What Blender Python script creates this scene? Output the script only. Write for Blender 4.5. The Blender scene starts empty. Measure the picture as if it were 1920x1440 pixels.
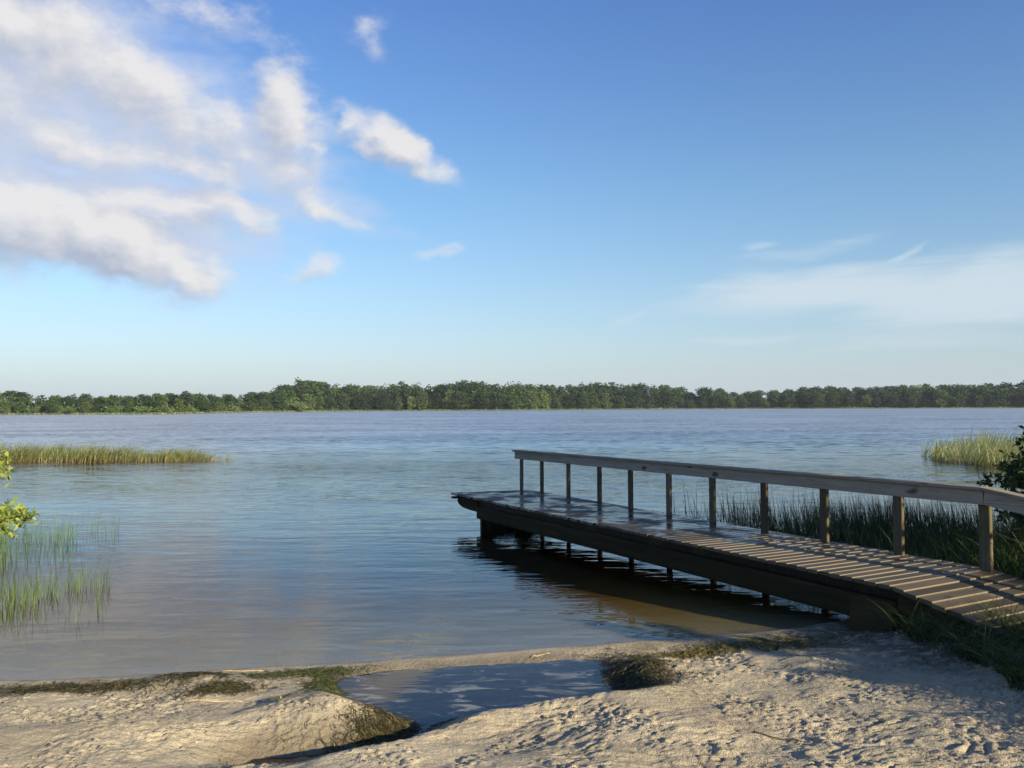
import bpy, math, random
import numpy as np
R = math.radians
random.seed(7)
rng = np.random.default_rng(11)
scene = bpy.context.scene
COL = scene.collection

# ------------------------------------------------------------------ camera
cam_d = bpy.data.cameras.new("camera")
cam = bpy.data.objects.new("camera", cam_d)
COL.objects.link(cam)
from mathutils import Matrix, Vector
cam.matrix_world = Matrix.Translation((0, 0, 2.33)) @ Matrix.Rotation(R(90 + 1.486), 4, 'X') @ Matrix.Rotation(R(-0.27), 4, 'Z')
cam_d.sensor_width = 36.0
cam_d.lens = 30.0
cam_d.clip_start = 0.05
cam_d.clip_end = 6000
scene.camera = cam

# ------------------------------------------------------------------ light
SUN_AZ = 45.5      # degrees from -Y towards +X (behind the camera, to the right)
SUN_EL = 18.0
EXPO = 1.0
sd = Vector((math.sin(R(SUN_AZ)) * math.cos(R(SUN_EL)), -math.cos(R(SUN_AZ)) * math.cos(R(SUN_EL)), math.sin(R(SUN_EL))))
sun_d = bpy.data.lights.new("sun", 'SUN')
sun_d.energy = 4.9
sun_d.angle = R(0.6)
sun_d.color = (1.0, 0.87, 0.61)
sun = bpy.data.objects.new("sun", sun_d)
sun.rotation_euler = sd.to_track_quat('Z', 'Y').to_euler()
sun.location = (60, -60, 40)
COL.objects.link(sun)
scene.view_settings.view_transform = 'Standard'
scene.view_settings.look = 'None'
scene.view_settings.exposure = EXPO
scene.view_settings.gamma = 1.0
scene.cycles.transparent_max_bounces = 24
scene.cycles.max_bounces = 10
scene.cycles.caustics_reflective = False
scene.cycles.caustics_refractive = False

# ------------------------------------------------------------------ node helper
class NT:
    def __init__(s, tree):
        s.t = tree; s.n = tree.nodes; s.l = tree.links
    def put(s, inp, v):
        if isinstance(v, bpy.types.NodeSocket): s.l.new(v, inp)
        else: inp.default_value = v
    def node(s, typ, ins=None, **kw):
        n = s.n.new(typ)
        for k, v in kw.items(): setattr(n, k, v)
        for k, v in (ins or {}).items(): s.put(n.inputs[k], v)
        return n
    def m(s, op, a, b=0.0, c=0.0, clamp=False):
        n = s.n.new('ShaderNodeMath'); n.operation = op; n.use_clamp = clamp
        s.put(n.inputs[0], a); s.put(n.inputs[1], b)
        s.put(n.inputs[2], c)
        return n.outputs[0]
    def noise(s, vec, scale, detail=3.0, rough=0.55, dist=0.0):
        n = s.node('ShaderNodeTexNoise', {'Scale': scale, 'Detail': detail, 'Roughness': rough, 'Distortion': dist})
        if vec is not None: s.l.new(vec, n.inputs['Vector'])
        return n.outputs['Fac']
    def mapping(s, vec, loc=(0, 0, 0), rot=(0, 0, 0), scale=(1, 1, 1), typ='POINT'):
        n = s.n.new('ShaderNodeMapping'); n.vector_type = typ
        s.l.new(vec, n.inputs['Vector'])
        n.inputs['Location'].default_value = loc; n.inputs['Rotation'].default_value = rot; n.inputs['Scale'].default_value = scale
        return n.outputs[0]
    def ramp(s, fac, stops, interp='LINEAR'):
        n = s.n.new('ShaderNodeValToRGB'); n.color_ramp.interpolation = interp
        e = n.color_ramp.elements
        while len(e) < len(stops): e.new(0.5)
        for i, (p, c) in enumerate(stops):
            e[i].position = p
            e[i].color = (*c, 1) if isinstance(c, tuple) else (c, c, c, 1)
        s.put(n.inputs[0], fac)
        return n.outputs[0]
    def mix(s, fac, a, b, blend='MIX'):
        n = s.n.new('ShaderNodeMix'); n.data_type = 'RGBA'; n.blend_type = blend; n.clamp_factor = True
        s.put(n.inputs[0], fac)
        s.put(n.inputs[6], (*a, 1) if isinstance(a, tuple) else a)
        s.put(n.inputs[7], (*b, 1) if isinstance(b, tuple) else b)
        return n.outputs[2]
    def sstep(s, v, lo, hi):
        n = s.n.new('ShaderNodeMapRange'); n.interpolation_type = 'SMOOTHSTEP'
        s.put(n.inputs['Value'], v); n.inputs['From Min'].default_value = lo; n.inputs['From Max'].default_value = hi
        return n.outputs[0]

# ------------------------------------------------------------------ world
world = bpy.data.worlds.new("World")
scene.world = world
world.use_nodes = True
w = NT(world.node_tree)
w.n.clear()
SKY_STR = 0.08
sky = w.node('ShaderNodeTexSky', sky_type='NISHITA', sun_disc=False, sun_elevation=R(SUN_EL), sun_rotation=R(180 - SUN_AZ),
             altitude=0.0, air_density=1.0, dust_density=0.6, ozone_density=2.0)
geo = w.node('ShaderNodeTexCoord')
dirv = geo.outputs['Generated']
sep = w.node('ShaderNodeSeparateXYZ', {0: dirv})
az = w.m('MULTIPLY', w.m('ARCTAN2', sep.outputs[0], sep.outputs[1]), 57.2958)
el = w.m('MULTIPLY', w.m('ARCSINE', sep.outputs[2]), 57.2958)
P = w.node('ShaderNodeCombineXYZ', {0: az, 1: el}).outputs[0]
# azimuth, elevation, half width, half height (degrees), turn, strength of every cloud of the sky
CUMULUS = [(-28.99, 21.03, 7.28, 2.97, -20, .95), (-23.75, 18.95, 6.2, 2.25, -28, .88), (-19.37, 17.61, 4.95, 1.92, -25, .72), (-14.9, 18.3, 2.31, 2.72, 10, 1.02), (-16.08, 15.66, 3.63, 1.76, -20, .76), (-26.97, 15.98, 7.54, 1.5, -8, .80), (-21.26, 15.24, 4.8, 1.4, -18, .76), (-29.47, 13.42, 5.4, 1.5, -5, 0.6), (-30.0, 11.3, 6.6, 2.6, -10, 1.15), (-25.48, 10.44, 5.7, 1.98, -20, 1.25), (-21.5, 8.8, 3.0, 1.25, -24, 1.05), (-22.48, 12.27, 5.1, 1.44, -14, 0.8), (-18.37, 12.41, 3.04, 1.06, -8, 0.8), (-19.33, 9.55, 2.24, 0.92, -30, 0.6), (-7.81, 17.24, 4.02, 1.12, -27, 1.0), (-10.63, 18.42, 1.33, 1.19, 0, 0.8), (-13.21, 13.86, 2.38, 1.22, -25, 0.75), (-10.97, 12.45, 3.33, 0.88, -25, 0.5), (-13.03, 9.14, 1.5, 1.0, 35, 0.62), (-4.62, 10.35, 1.5, 0.7, 0, 0.6), (-9.4, 23.6, 2.2, 1.1, 10, 0.58), (-19.39, 23.49, 5.44, 1.45, -12, 0.5), (-34.96, 18.5, 6.5, 5.4, -20, 1.0), (-31.22, 25.65, 9.45, 2.25, -10, 0.8), (-16.13, 29.36, 10.2, 1.89, -10, 0.5), (-40.51, 11.3, 6.3, 3.12, -10, 1.0)]
CIRRUS = [(20.64, 7.31, 8.0, 1.45, 3, 0.62), (28.35, 6.37, 7.28, 1.92, 4, 0.68), (30.3, 8.23, 3.38, 0.93, 8, 0.45), (18.76, 9.81, 4.29, 0.53, 7, 0.34), (24.65, 9.23, 1.5, 0.29, 20, 0.42), (8.22, 5.96, 2.45, 0.49, 22, 0.33), (16.41, 4.27, 4.95, 0.41, -1, 0.34), (13.6, 7.62, 1.7, 0.63, 22, 0.35), (16.32, 10.22, 0.86, 0.31, 10, 0.35), (-20.58, 5.5, 2.17, 0.41, 4, 0.28), (37.89, 6.65, 6.9, 2.52, 0, 0.8), (24.87, 3.83, 8.7, 0.99, 0, 0.3)]
def field(P, blobs, soft):
    acc = None
    for a, e, rx, ry, ang, s in blobs:
        q = w.mapping(P, (a, e, 0), (0, 0, R(ang)), (rx, ry, 1), 'TEXTURE')
        d = w.node('ShaderNodeVectorMath', {0: q, 1: q}, operation='DOT_PRODUCT').outputs['Value']
        v = w.m('MULTIPLY', w.m('POWER', 0.52, d), s)
        acc = v if acc is None else w.m('SMOOTH_MAX', acc, v, soft)
    return acc
def cumulus(P):
    n0 = w.node('ShaderNodeTexNoise', {'Vector': w.mapping(P, scale=(0.16, 0.24, 1)), 'Scale': 1.0, 'Detail': 4.0, 'Roughness': 0.55})
    off = w.node('ShaderNodeVectorMath', {0: n0.outputs['Color'], 1: (0.5, 0.5, 0.5)}, operation='SUBTRACT').outputs[0]
    off = w.node('ShaderNodeVectorMath', {0: off, 1: (7.0, 3.6, 0.0)}, operation='MULTIPLY').outputs[0]
    Q = w.node('ShaderNodeVectorMath', {0: P, 1: off}, operation='ADD').outputs[0]
    f = field(Q, CUMULUS, 0.12)
    n = w.noise(w.mapping(P, scale=(0.34, 0.52, 1)), 1.0, 9.0, 0.62)
    return w.m('ADD', f, w.m('MULTIPLY', w.m('SUBTRACT', n, 0.5), 0.95))
D0 = cumulus(P)
P1 = w.node('ShaderNodeVectorMath', {0: P, 1: (0.55, 1.25, 0)}, operation='ADD').outputs[0]
D1 = cumulus(P1)
a_cum = w.m('MULTIPLY', w.sstep(D0, 0.24, 0.90), 0.95)
lit = w.m('ADD', 0.56, w.m('MULTIPLY', w.m('SUBTRACT', D0, D1), 1.35), clamp=True)
ccol = w.mix(lit, (0.42, 0.475, 0.60), (0.84, 0.82, 0.82))
Pc = w.mapping(P, rot=(0, 0, R(-9)), scale=(0.10, 0.75, 1))
nc = w.noise(Pc, 1.0, 7.0, 0.6, 0.6)
c0 = w.node('ShaderNodeVectorMath', {0: P, 1: w.node('ShaderNodeVectorMath', {0: w.node('ShaderNodeTexNoise', {'Vector': w.mapping(P, scale=(0.12, 0.4, 1)), 'Scale': 1.0, 'Detail': 3.0}).outputs['Color'], 1: (5.0, 1.6, 0)}, operation='MULTIPLY').outputs[0]}, operation='ADD').outputs[0]
c0 = w.node('ShaderNodeVectorMath', {0: c0, 1: (2.5, 0.8, 0)}, operation='SUBTRACT').outputs[0]
f2 = w.m('ADD', field(c0, CIRRUS, 0.1), w.m('MULTIPLY', w.m('SUBTRACT', nc, 0.5), 0.55))
a_cir = w.m('MULTIPLY', w.sstep(f2, 0.14, 0.60), 0.84)
# thin veil around the heaped clouds
VEIL = [(-27.0, 18.5, 10.5, 5.5, -14, 1.0), (-25.0, 12.5, 10.0, 4.2, -14, 1.0), (-16.5, 15.8, 5.5, 4.0, -20, .85), (-11.5, 13.2, 4.5, 1.8, -22, .6), (-7.8, 16.6, 4.5, 1.6, -25, .45)]
f3 = w.m('ADD', field(c0, VEIL, 0.15), w.m('MULTIPLY', w.m('SUBTRACT', w.noise(w.mapping(P, scale=(.2, .5, 1)), 1.0, 6.0, .58), .5), .8))
a_veil = w.m('MULTIPLY', w.sstep(f3, .24, .90), .84)
K = 1.0 / (SKY_STR * 2 ** EXPO)
def kk(c): return tuple(x * K for x in c)
tint = w.ramp(w.m('DIVIDE', el, 60.0), [(0.0, (.80, .82, 1.0)), (.125, (.775, .885, 1.01)), (.237, (.72, .92, 1.07)), (.425, (.60, .81, 1.16)), (1.0, (.52, .74, 1.15))])
skyc = w.mix(1.0, sky.outputs[0], tint, 'MULTIPLY')
# milky air low over the far shore
low = w.m('POWER', 0.5, w.m('DIVIDE', w.m('MAXIMUM', el, 0.0), 3.4))
skyc = w.mix(w.m('MULTIPLY', low, 0.80), skyc, kk((0.53, 0.665, 0.775)))
s0 = w.mix(a_veil, skyc, kk((0.58, 0.67, 0.87)))
s1 = w.mix(a_cir, s0, kk((0.66, 0.76, 0.83)))
sc_ = w.node('ShaderNodeVectorMath', {0: ccol, 1: (K, K, K)}, operation='MULTIPLY').outputs[0]
s2 = w.mix(a_cum, s1, sc_)
bg = w.node('ShaderNodeBackground', {'Color': s2, 'Strength': SKY_STR})
wo = w.node('ShaderNodeOutputWorld', {0: bg.outputs[0]})
world.cycles.sampling_method = 'MANUAL'
world.cycles.sample_map_resolution = 512

# ------------------------------------------------------------------ mesh helpers
def mesh_obj(name, verts, faces, mat, parent=None, attrs=None, smooth=False):
    me = bpy.data.meshes.new(name)
    verts = np.asarray(verts, dtype=np.float32)
    if isinstance(faces, np.ndarray):
        k = faces.shape[1]; nf = len(faces)
        me.vertices.add(len(verts)); me.vertices.foreach_set('co', verts.ravel())
        me.loops.add(nf * k); me.loops.foreach_set('vertex_index', faces.astype(np.int32).ravel())
        me.polygons.add(nf)
        me.polygons.foreach_set('loop_start', np.arange(nf, dtype=np.int32) * k)
        me.polygons.foreach_set('loop_total', np.full(nf, k, dtype=np.int32))
        me.update(calc_edges=True)
    else:
        me.from_pydata([tuple(map(float, v)) for v in verts], [], faces); me.update()
    for an, av in (attrs or {}).items():
        a = me.attributes.new(an, 'FLOAT', 'POINT'); a.data.foreach_set('value', np.asarray(av, dtype=np.float32))
    if smooth:
        me.polygons.foreach_set('use_smooth', np.ones(len(me.polygons), dtype=bool))
    if mat: me.materials.append(mat)
    o = bpy.data.objects.new(name, me); COL.objects.link(o)
    if parent: o.parent = parent
    return o
def tag(o, label=None, cat=None, group=None, kind=None):
    if label: o['label'] = label
    if cat: o['category'] = cat
    if group: o['group'] = group
    if kind: o['kind'] = kind
    return o
def empty(name, loc=(0, 0, 0), rz=0.0):
    o = bpy.data.objects.new(name, None); o.location = loc; o.rotation_euler = (0, 0, rz); o.empty_display_size = 0.3
    COL.objects.link(o); return o
class MB:
    """collects bars and boxes into one mesh"""
    def __init__(s): s.v = []; s.f = []; s.a = []; s.e = []
    def prism(s, ring0, ring1, tint=0.5, edge=None):
        n = len(ring0); b = len(s.v)
        s.v += list(ring0) + list(ring1)
        for i in range(n): s.f.append((b + i, b + (i + 1) % n, b + n + (i + 1) % n, b + n + i))
        s.f.append(tuple(b + i for i in reversed(range(n)))); s.f.append(tuple(b + n + i for i in range(n)))
        s.a += [tint] * (2 * n); s.e += (edge or [0.0] * n) * 2
    def bar(s, p0, p1, w, h, up=(0, 0, 1), ch=0.008, tint=None):
        """chamfered bar from p0 to p1, w across, h along up"""
        p0 = Vector(p0); p1 = Vector(p1); d = (p1 - p0).normalized(); up = Vector(up)
        sx = d.cross(up).normalized(); u = sx.cross(d).normalized()
        a, b = w / 2, h / 2; c = min(ch, a * .6, b * .6)
        pts = [(-a + c, -b), (a - c, -b), (a, -b + c), (a, b - c), (a - c, b), (-a + c, b), (-a, b - c), (-a, -b + c)]
        s.prism([p0 + sx * x + u * y for x, y in pts], [p1 + sx * x + u * y for x, y in pts], random.random() if tint is None else tint)
    def tube(s, path, radii, n=6, tint=0.5):
        b = len(s.v)
        for i, p in enumerate(path):
            p = Vector(p); d = Vector(path[min(i + 1, len(path) - 1)]) - Vector(path[max(i - 1, 0)])
            if d.length < 1e-6: d = Vector((0, 0, 1))
            d.normalize(); x = d.orthogonal().normalized(); y = d.cross(x)
            for k in range(n):
                t = 2 * math.pi * k / n
                s.v.append(p + (x * math.cos(t) + y * math.sin(t)) * radii[i]); s.a.append(tint)
        for i in range(len(path) - 1):
            for k in range(n):
                s.f.append((b + i * n + k, b + i * n + (k + 1) % n, b + (i + 1) * n + (k + 1) % n, b + (i + 1) * n + k))
        s.f.append(tuple(b + k for k in reversed(range(n)))); s.f.append(tuple(b + (len(path) - 1) * n + k for k in range(n)))
    def build(s, name, mat, parent=None, smooth=False):
        return mesh_obj(name, s.v, s.f, mat, parent, {'tint': s.a, **({'edge': s.e} if len(s.e) == len(s.a) else {})}, smooth)

# ------------------------------------------------------------------ noise in numpy
def _h(ix, iy, seed):
    n = (ix.astype(np.int64) * 374761393 + iy.astype(np.int64) * 668265263 + seed * 982451653) & 0xffffffff
    n = ((n ^ (n >> 13)) * 1274126177) & 0xffffffff
    return ((n ^ (n >> 16)) & 0xffff) / 65535.0
def vn(x, y, seed=0):
    ix = np.floor(x); iy = np.floor(y); fx = x - ix; fy = y - iy
    fx = fx * fx * fx * (fx * (fx * 6 - 15) + 10); fy = fy * fy * fy * (fy * (fy * 6 - 15) + 10)
    ix = ix.astype(np.int64); iy = iy.astype(np.int64)
    a = _h(ix, iy, seed); b = _h(ix + 1, iy, seed); c = _h(ix, iy + 1, seed); d = _h(ix + 1, iy + 1, seed)
    return (a + (b - a) * fx) + ((c + (d - c) * fx) - (a + (b - a) * fx)) * fy
def fbm(x, y, seed=0, o=4, g=0.5):
    s = 0; a = 1; t = 0
    for i in range(o):
        s = s + a * vn(x * 2 ** i + 17.3 * i, y * 2 ** i - 9.1 * i, seed + i); t += a; a *= g
    return s / t
def ss(a, b, x):
    t = np.clip((x - a) / (b - a), 0, 1); return t * t * (3 - 2 * t)

# ------------------------------------------------------------------ the lie of the land (metres, lake level = 0)
SHORE = np.array([(-60, 16), (-30, 12), (-12, 9.6), (-8, 8.2), (-6, 7.5), (-4.38, 7.35), (-3.51, 7.42), (-2.65, 7.61), (-2.12, 7.73), (-1.52, 7.83), (-0.8, 7.99), (0.19, 8.25), (0.71, 8.37), (1.26, 8.53), (1.81, 8.65), (2.39, 8.79), (2.99, 8.96), (3.54, 9.24), (4.15, 9.7), (5.39, 10.6), (7, 11.6), (9, 13.0), (12, 16), (15, 21), (20, 27), (30, 33), (60, 48)])
def shore_y(x): return np.interp(x, SHORE[:, 0], SHORE[:, 1])
POOL = np.array([(-1.5, 7.21), (-1.44, 7.36), (-1.02, 7.55), (-0.51, 7.61), (0.01, 7.71), (0.51, 7.84), (0.75, 7.81), (0.81, 7.38), (0.87, 6.99), (0.85, 6.75), (0.69, 6.67), (0.3, 6.6), (-0.07, 6.48), (-0.42, 6.32), (-0.57, 6.2), (-0.72, 5.92), (-1.03, 5.68), (-1.26, 5.57), (-1.51, 5.47), (-1.75, 5.5), (-1.72, 5.68), (-1.34, 5.74), (-0.95, 5.91), (-0.76, 6.06), (-0.7, 6.2), (-0.84, 6.41), (-1.08, 6.61), (-1.33, 6.83)])
def poly_sd(x, y, poly):
    d2 = np.full(x.shape, 1e9); inside = np.zeros(x.shape, bool)
    n = len(poly)
    for i in range(n):
        ax, ay = poly[i]; bx, by = poly[(i + 1) % n]
        ex, ey = bx - ax, by - ay
        t = np.clip(((x - ax) * ex + (y - ay) * ey) / (ex * ex + ey * ey), 0, 1)
        d2 = np.minimum(d2, (x - ax - t * ex) ** 2 + (y - ay - t * ey) ** 2)
        c = ((ay > y) != (by > y)) & (x < (bx - ax) * (y - ay) / (by - ay + 1e-12) + ax)
        inside ^= c
    d = np.sqrt(d2)
    return np.where(inside, -d, d)
def line_d(x, y, pts):
    d2 = np.full(np.shape(x), 1e9)
    for (ax, ay), (bx, by) in zip(pts[:-1], pts[1:]):
        ex, ey = bx - ax, by - ay
        t = np.clip(((x - ax) * ex + (y - ay) * ey) / (ex * ex + ey * ey), 0, 1)
        d2 = np.minimum(d2, (x - ax - t * ex) ** 2 + (y - ay - t * ey) ** 2)
    return np.sqrt(d2)
def ground(x, y, fine=True):
    x = np.asarray(x, float); y = np.asarray(y, float)
    d = (shore_y(x) - y) * 0.96 + (fbm(x * 1.3, y * 1.3, 5, 3) - 0.5) * 0.10 + (vn(x * 7, y * 7, 9) - .5) * 0.03
    land = 0.035 * (1 - np.exp(-np.maximum(d, 0) / 0.10)) + 0.12 * ss(0.25, 1.6, d) + 0.20 * ss(1.2, 4.2, d) + 0.30 * ss(3.5, 9, d)
    land = land + 0.16 * ss(2.6, 5.2, x) * ss(0.2, 1.6, d) + 0.5 * ss(8, 30, d)
    bed = -0.055 * np.maximum(-d, 0) * (1 + 0.05 * np.maximum(-d, 0)); bed = np.maximum(bed, -2.6)
    h = np.where(d > 0, land, bed)
    # the mound left of the pool, the hollow at its left and the ridge this side of the pool
    h = h + 0.10 * np.exp(-(((x + 1.25) / 0.50) ** 2 + ((y - 6.35) / 0.42) ** 2))
    h = h + 0.06 * np.exp(-(((x + 2.75) / 0.45) ** 2 + ((y - 7.15) / 0.22) ** 2))
    h = h - 0.05 * np.exp(-(((x + 2.05) / 0.25) ** 2 + ((y - 6.6) / 0.5) ** 2))
    rl = line_d(x, y, [(-1.0, 5.25), (-0.35, 5.85), (0.2, 6.18), (0.95, 6.32)])
    h = h + 0.085 * np.exp(-(rl / 0.24) ** 2)
    # sand relief: gentle swells, scuffed hollows and crumbs
    amp = ss(0.05, 0.7, d)
    h = h + (fbm(x * 1.1, y * 1.1, 21, 4) - .5) * 0.15 * amp
    m = ss(0.35, 0.65, fbm(x * 0.8 + 3, y * 0.8, 33, 2) + 0.22 * ss(-1.6, .6, x) - .12)
    wx = x + (fbm(x * 2.3, y * 2.3, 35, 3) - .5) * .7; wy = y + (fbm(x * 2.3 + 9, y * 2.3, 37, 3) - .5) * .5
    b = np.abs(fbm(wx * 3.6, wy * 5.2, 41, 5, .62) - .5) * 2
    h = h + (0.25 - b) * 0.027 * amp * (0.30 + 0.70 * m)
    dp = poly_sd(x, y, POOL) + (fbm(x * 4, y * 4, 51, 3) - .5) * 0.07
    bank = np.where(dp > 0, 0.012 + np.minimum(dp, 3) * 0.55, 0.012 - np.minimum(-dp, 0.35) * 0.16)
    k = 0.03
    h = np.where(d > -0.1, -k * np.log(np.exp(-np.clip(h, -2, 2) / k) + np.exp(-np.clip(bank, -2, 2) / k)), h)
    if fine:
        near = (amp * ss(-0.02, 0.12, dp)) * ss(13.0, 10.0, y)
        c = fbm(wx * 15, wy * 21, 61, 4, .65)
        h = h + (c - .5) * 0.032 * near * (0.40 + 0.70 * m)
        pit = ss(0.60, 0.78, fbm(wx * 8, wy * 12, 71, 4, .6))
        h = h - pit * 0.012 * near * (0.2 + 0.8 * m)
        cr = ss(0.60, 0.80, vn(x * 34, y * 34, 81)) * ss(0.48, 0.64, fbm(x * 2.6, y * 2.6, 83, 2))
        h = h + cr * 0.012 * near
    return h

# ------------------------------------------------------------------ materials
def new_mat(name):
    m = bpy.data.materials.new(name); m.use_nodes = True
    t = NT(m.node_tree); b = t.n['Principled BSDF']; return m, t, b, t.n['Material Output']
def coords(t): return t.node('ShaderNodeTexCoord').outputs['Object']
def attr(t, n): return t.node('ShaderNodeAttribute', attribute_name=n).outputs['Fac']
def bump(t, h, dist, strength=1.0, normal=None):
    n = t.node('ShaderNodeBump', {'Height': h, 'Distance': dist, 'Strength': strength})
    if normal is not None: t.l.new(normal, n.inputs['Normal'])
    return n.outputs[0]

def mat_sand():
    m, t, b, o = new_mat('sand'); c = coords(t)
    n1 = t.noise(c, 1.3, 5); n2 = t.noise(c, 9, 5, .6); n3 = t.noise(c, 120, 3, .7); n4 = t.noise(c, 38, 4, .65)
    dry = t.ramp(n1, [(.30, (.35, .29, .20)), (.55, (.46, .385, .265)), (.75, (.54, .455, .32))])
    dry = t.mix(t.m('MULTIPLY', t.sstep(n2, .42, .72), .35), dry, (.25, .195, .125))
    dry = t.mix(t.m('MULTIPLY', t.sstep(t.noise(c, .9, 5, .6), .48, .66), .45), dry, (.27, .235, .18))
    dry = t.mix(t.sstep(n4, .60, .74), dry, (.24, .185, .12))
    dry = t.mix(t.m('MULTIPLY', t.sstep(n3, .5, .8), .5), dry, (.56, .47, .33))
    wetc = t.mix(n2, (.155, .125, .082), (.23, .185, .12))
    col = t.mix(attr(t, 'wet'), dry, wetc)
    mud_shade_col = t.mix(n4, (.035, .032, .022), (.12, .10, .055))  # dark mud, also the colour of the shade painted beside the ramp
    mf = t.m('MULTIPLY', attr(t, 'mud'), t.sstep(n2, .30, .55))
    col = t.mix(mf, col, mud_shade_col)
    bedc = t.mix(n1, (.150, .128, .070), (.215, .185, .105))
    col = t.mix(attr(t, 'bed'), col, bedc)
    t.put(b.inputs['Base Color'], col)
    t.put(b.inputs['Roughness'], t.m('SUBTRACT', .95, t.m('MULTIPLY', attr(t, 'wet'), .35)))
    hh = t.m('ADD', t.m('MULTIPLY', n4, .6), t.m('MULTIPLY', n3, .25))
    t.put(b.inputs['Normal'], bump(t, hh, .034, 1.0))
    return m
def mat_wood(name, cols, axis, rough=.75, wet=False, dirt=(.03, .028, .02), green=None):
    """grain runs along the given local axis"""
    m, t, b, o = new_mat(name); c = coords(t)
    s = [14, 14, 14]; s[axis] = 0.9
    g = t.noise(t.mapping(c, scale=s), 1.0, 5, .6, .4)
    s2 = [60, 60, 60]; s2[axis] = 2.0
    g2 = t.noise(t.mapping(c, scale=s2), 1.0, 4, .7)
    tint = attr(t, 'tint')
    f = t.m('ADD', t.m('MULTIPLY', g, .6), t.m('MULTIPLY', tint, .4))
    col = t.ramp(f, [(.25, cols[0]), (.5, cols[1]), (.75, cols[2])])
    col = t.mix(t.m('MULTIPLY', t.sstep(g2, .52, .7), .55), col, dirt)
    kn = t.noise(t.mapping(c, scale=[5 if k != axis else 2.2 for k in range(3)]), 1.0, 1.0)
    col = t.mix(t.m('MULTIPLY', t.sstep(kn, .70, .76), .8), col, dirt)
    if green:
        p = t.noise(c, 2.2, 4)
        col = t.mix(t.m('MULTIPLY', t.sstep(p, .5, .68), .6), col, green)
    t.put(b.inputs['Base Color'], col)
    if wet:
        p = t.noise(t.mapping(c, scale=(1.6, 1.6, 1)), 1.0, 5, .6)
        wetf = t.m('MULTIPLY', t.sstep(p, .40, .58), t.sstep(t.node('ShaderNodeSeparateXYZ', {0: c}).outputs[0], 1.0, 4.2))
        col = t.mix(attr(t, 'edge'), col, (.22, .175, .11))  # paler near edges: sunlight catching the boards is painted into the colour
        soak_shade = t.sstep(t.node('ShaderNodeSeparateXYZ', {0: c}).outputs[0], 2.2, 4.6)
        col = t.mix(t.m('MULTIPLY', soak_shade, .62), col, (.012, .012, .012))  # outer boards darkened: soaked wood plus tree shade painted in
        # sand trodden onto the ramp and lodged between its boards
        dust = t.m('MULTIPLY', t.sstep(t.noise(t.mapping(c, scale=(1.3, 1.0, 1)), 1.0, 6, .68), .53, .68), t.sstep(t.m('MULTIPLY', t.node('ShaderNodeSeparateXYZ', {0: c}).outputs[0], -1.0), -1.0, .9))
        col = t.mix(t.m('MULTIPLY', dust, .7), col, (.30, .25, .17))
        t.put(b.inputs['Base Color'], col)
        t.put(b.inputs['Roughness'], t.m('SUBTRACT', rough, t.m('MULTIPLY', wetf, rough - .14)))
        b.inputs['Specular IOR Level'].default_value = .5
        bn = bump(t, t.m('ADD', t.m('MULTIPLY', g2, .4), t.m('MULTIPLY', t.noise(c, 9, 3), .5)), .0035)
    else:
        t.put(b.inputs['Roughness'], rough); b.inputs['Specular IOR Level'].default_value = .12
        bn = bump(t, t.m('ADD', g2, g), .004)
    t.put(b.inputs['Normal'], bn)
    return m
def mat_leaf(name, c0, c1, c2, trans=.35, scale=.8, base=None, rough=.55, vary=0):
    m, t, b, o = new_mat(name)
    tint = attr(t, 'tint')
    n = t.noise(coords(t), scale, 3)
    f = t.m('ADD', t.m('MULTIPLY', tint, .6), t.m('MULTIPLY', n, .4))
    col = t.ramp(f, [(.22, c0), (.5, c1), (.78, c2)])
    if vary:
        # no two trees are the same green
        rn = t.node('ShaderNodeObjectInfo').outputs['Random']
        hs = t.node('ShaderNodeHueSaturation', {'Hue': t.m('ADD', .49, t.m('MULTIPLY', rn, .022)), 'Saturation': 1.0, 'Value': t.m('ADD', 1 - vary, t.m('MULTIPLY', t.m('FRACT', t.m('MULTIPLY', rn, 7.31)), 2.2 * vary)), 'Color': col})
        col = hs.outputs[0]
    if base:
        col = t.mix(t.sstep(attr(t, 'along'), base[1], base[2]), base[0], col)
    t.put(b.inputs['Base Color'], col); b.inputs['Roughness'].default_value = rough
    b.inputs['Specular IOR Level'].default_value = .3
    tr = t.node('ShaderNodeBsdfTranslucent', {'Color': col})
    mx = t.node('ShaderNodeMixShader', {0: trans, 1: b.outputs[0], 2: tr.outputs[0]})
    t.l.new(mx.outputs[0], o.inputs[0])
    return m
def mat_plain(name, col, rough=.8, var=.3, scale=6):
    m, t, b, o = new_mat(name); c = coords(t)
    n = t.noise(c, scale, 4)
    t.put(b.inputs['Base Color'], t.mix(n, tuple(x * (1 - var) for x in col), tuple(min(1, x * (1 + var)) for x in col)))
    b.inputs['Roughness'].default_value = rough
    t.put(b.inputs['Normal'], bump(t, n, .01))
    return m
def water_ior(t):
    # light that comes up through the surface is let out by the same share as light going in
    bf = t.node('ShaderNodeNewGeometry').outputs['Backfacing']
    return t.m('ADD', 1.333, t.m('MULTIPLY', bf, .75 - 1.333))
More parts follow.
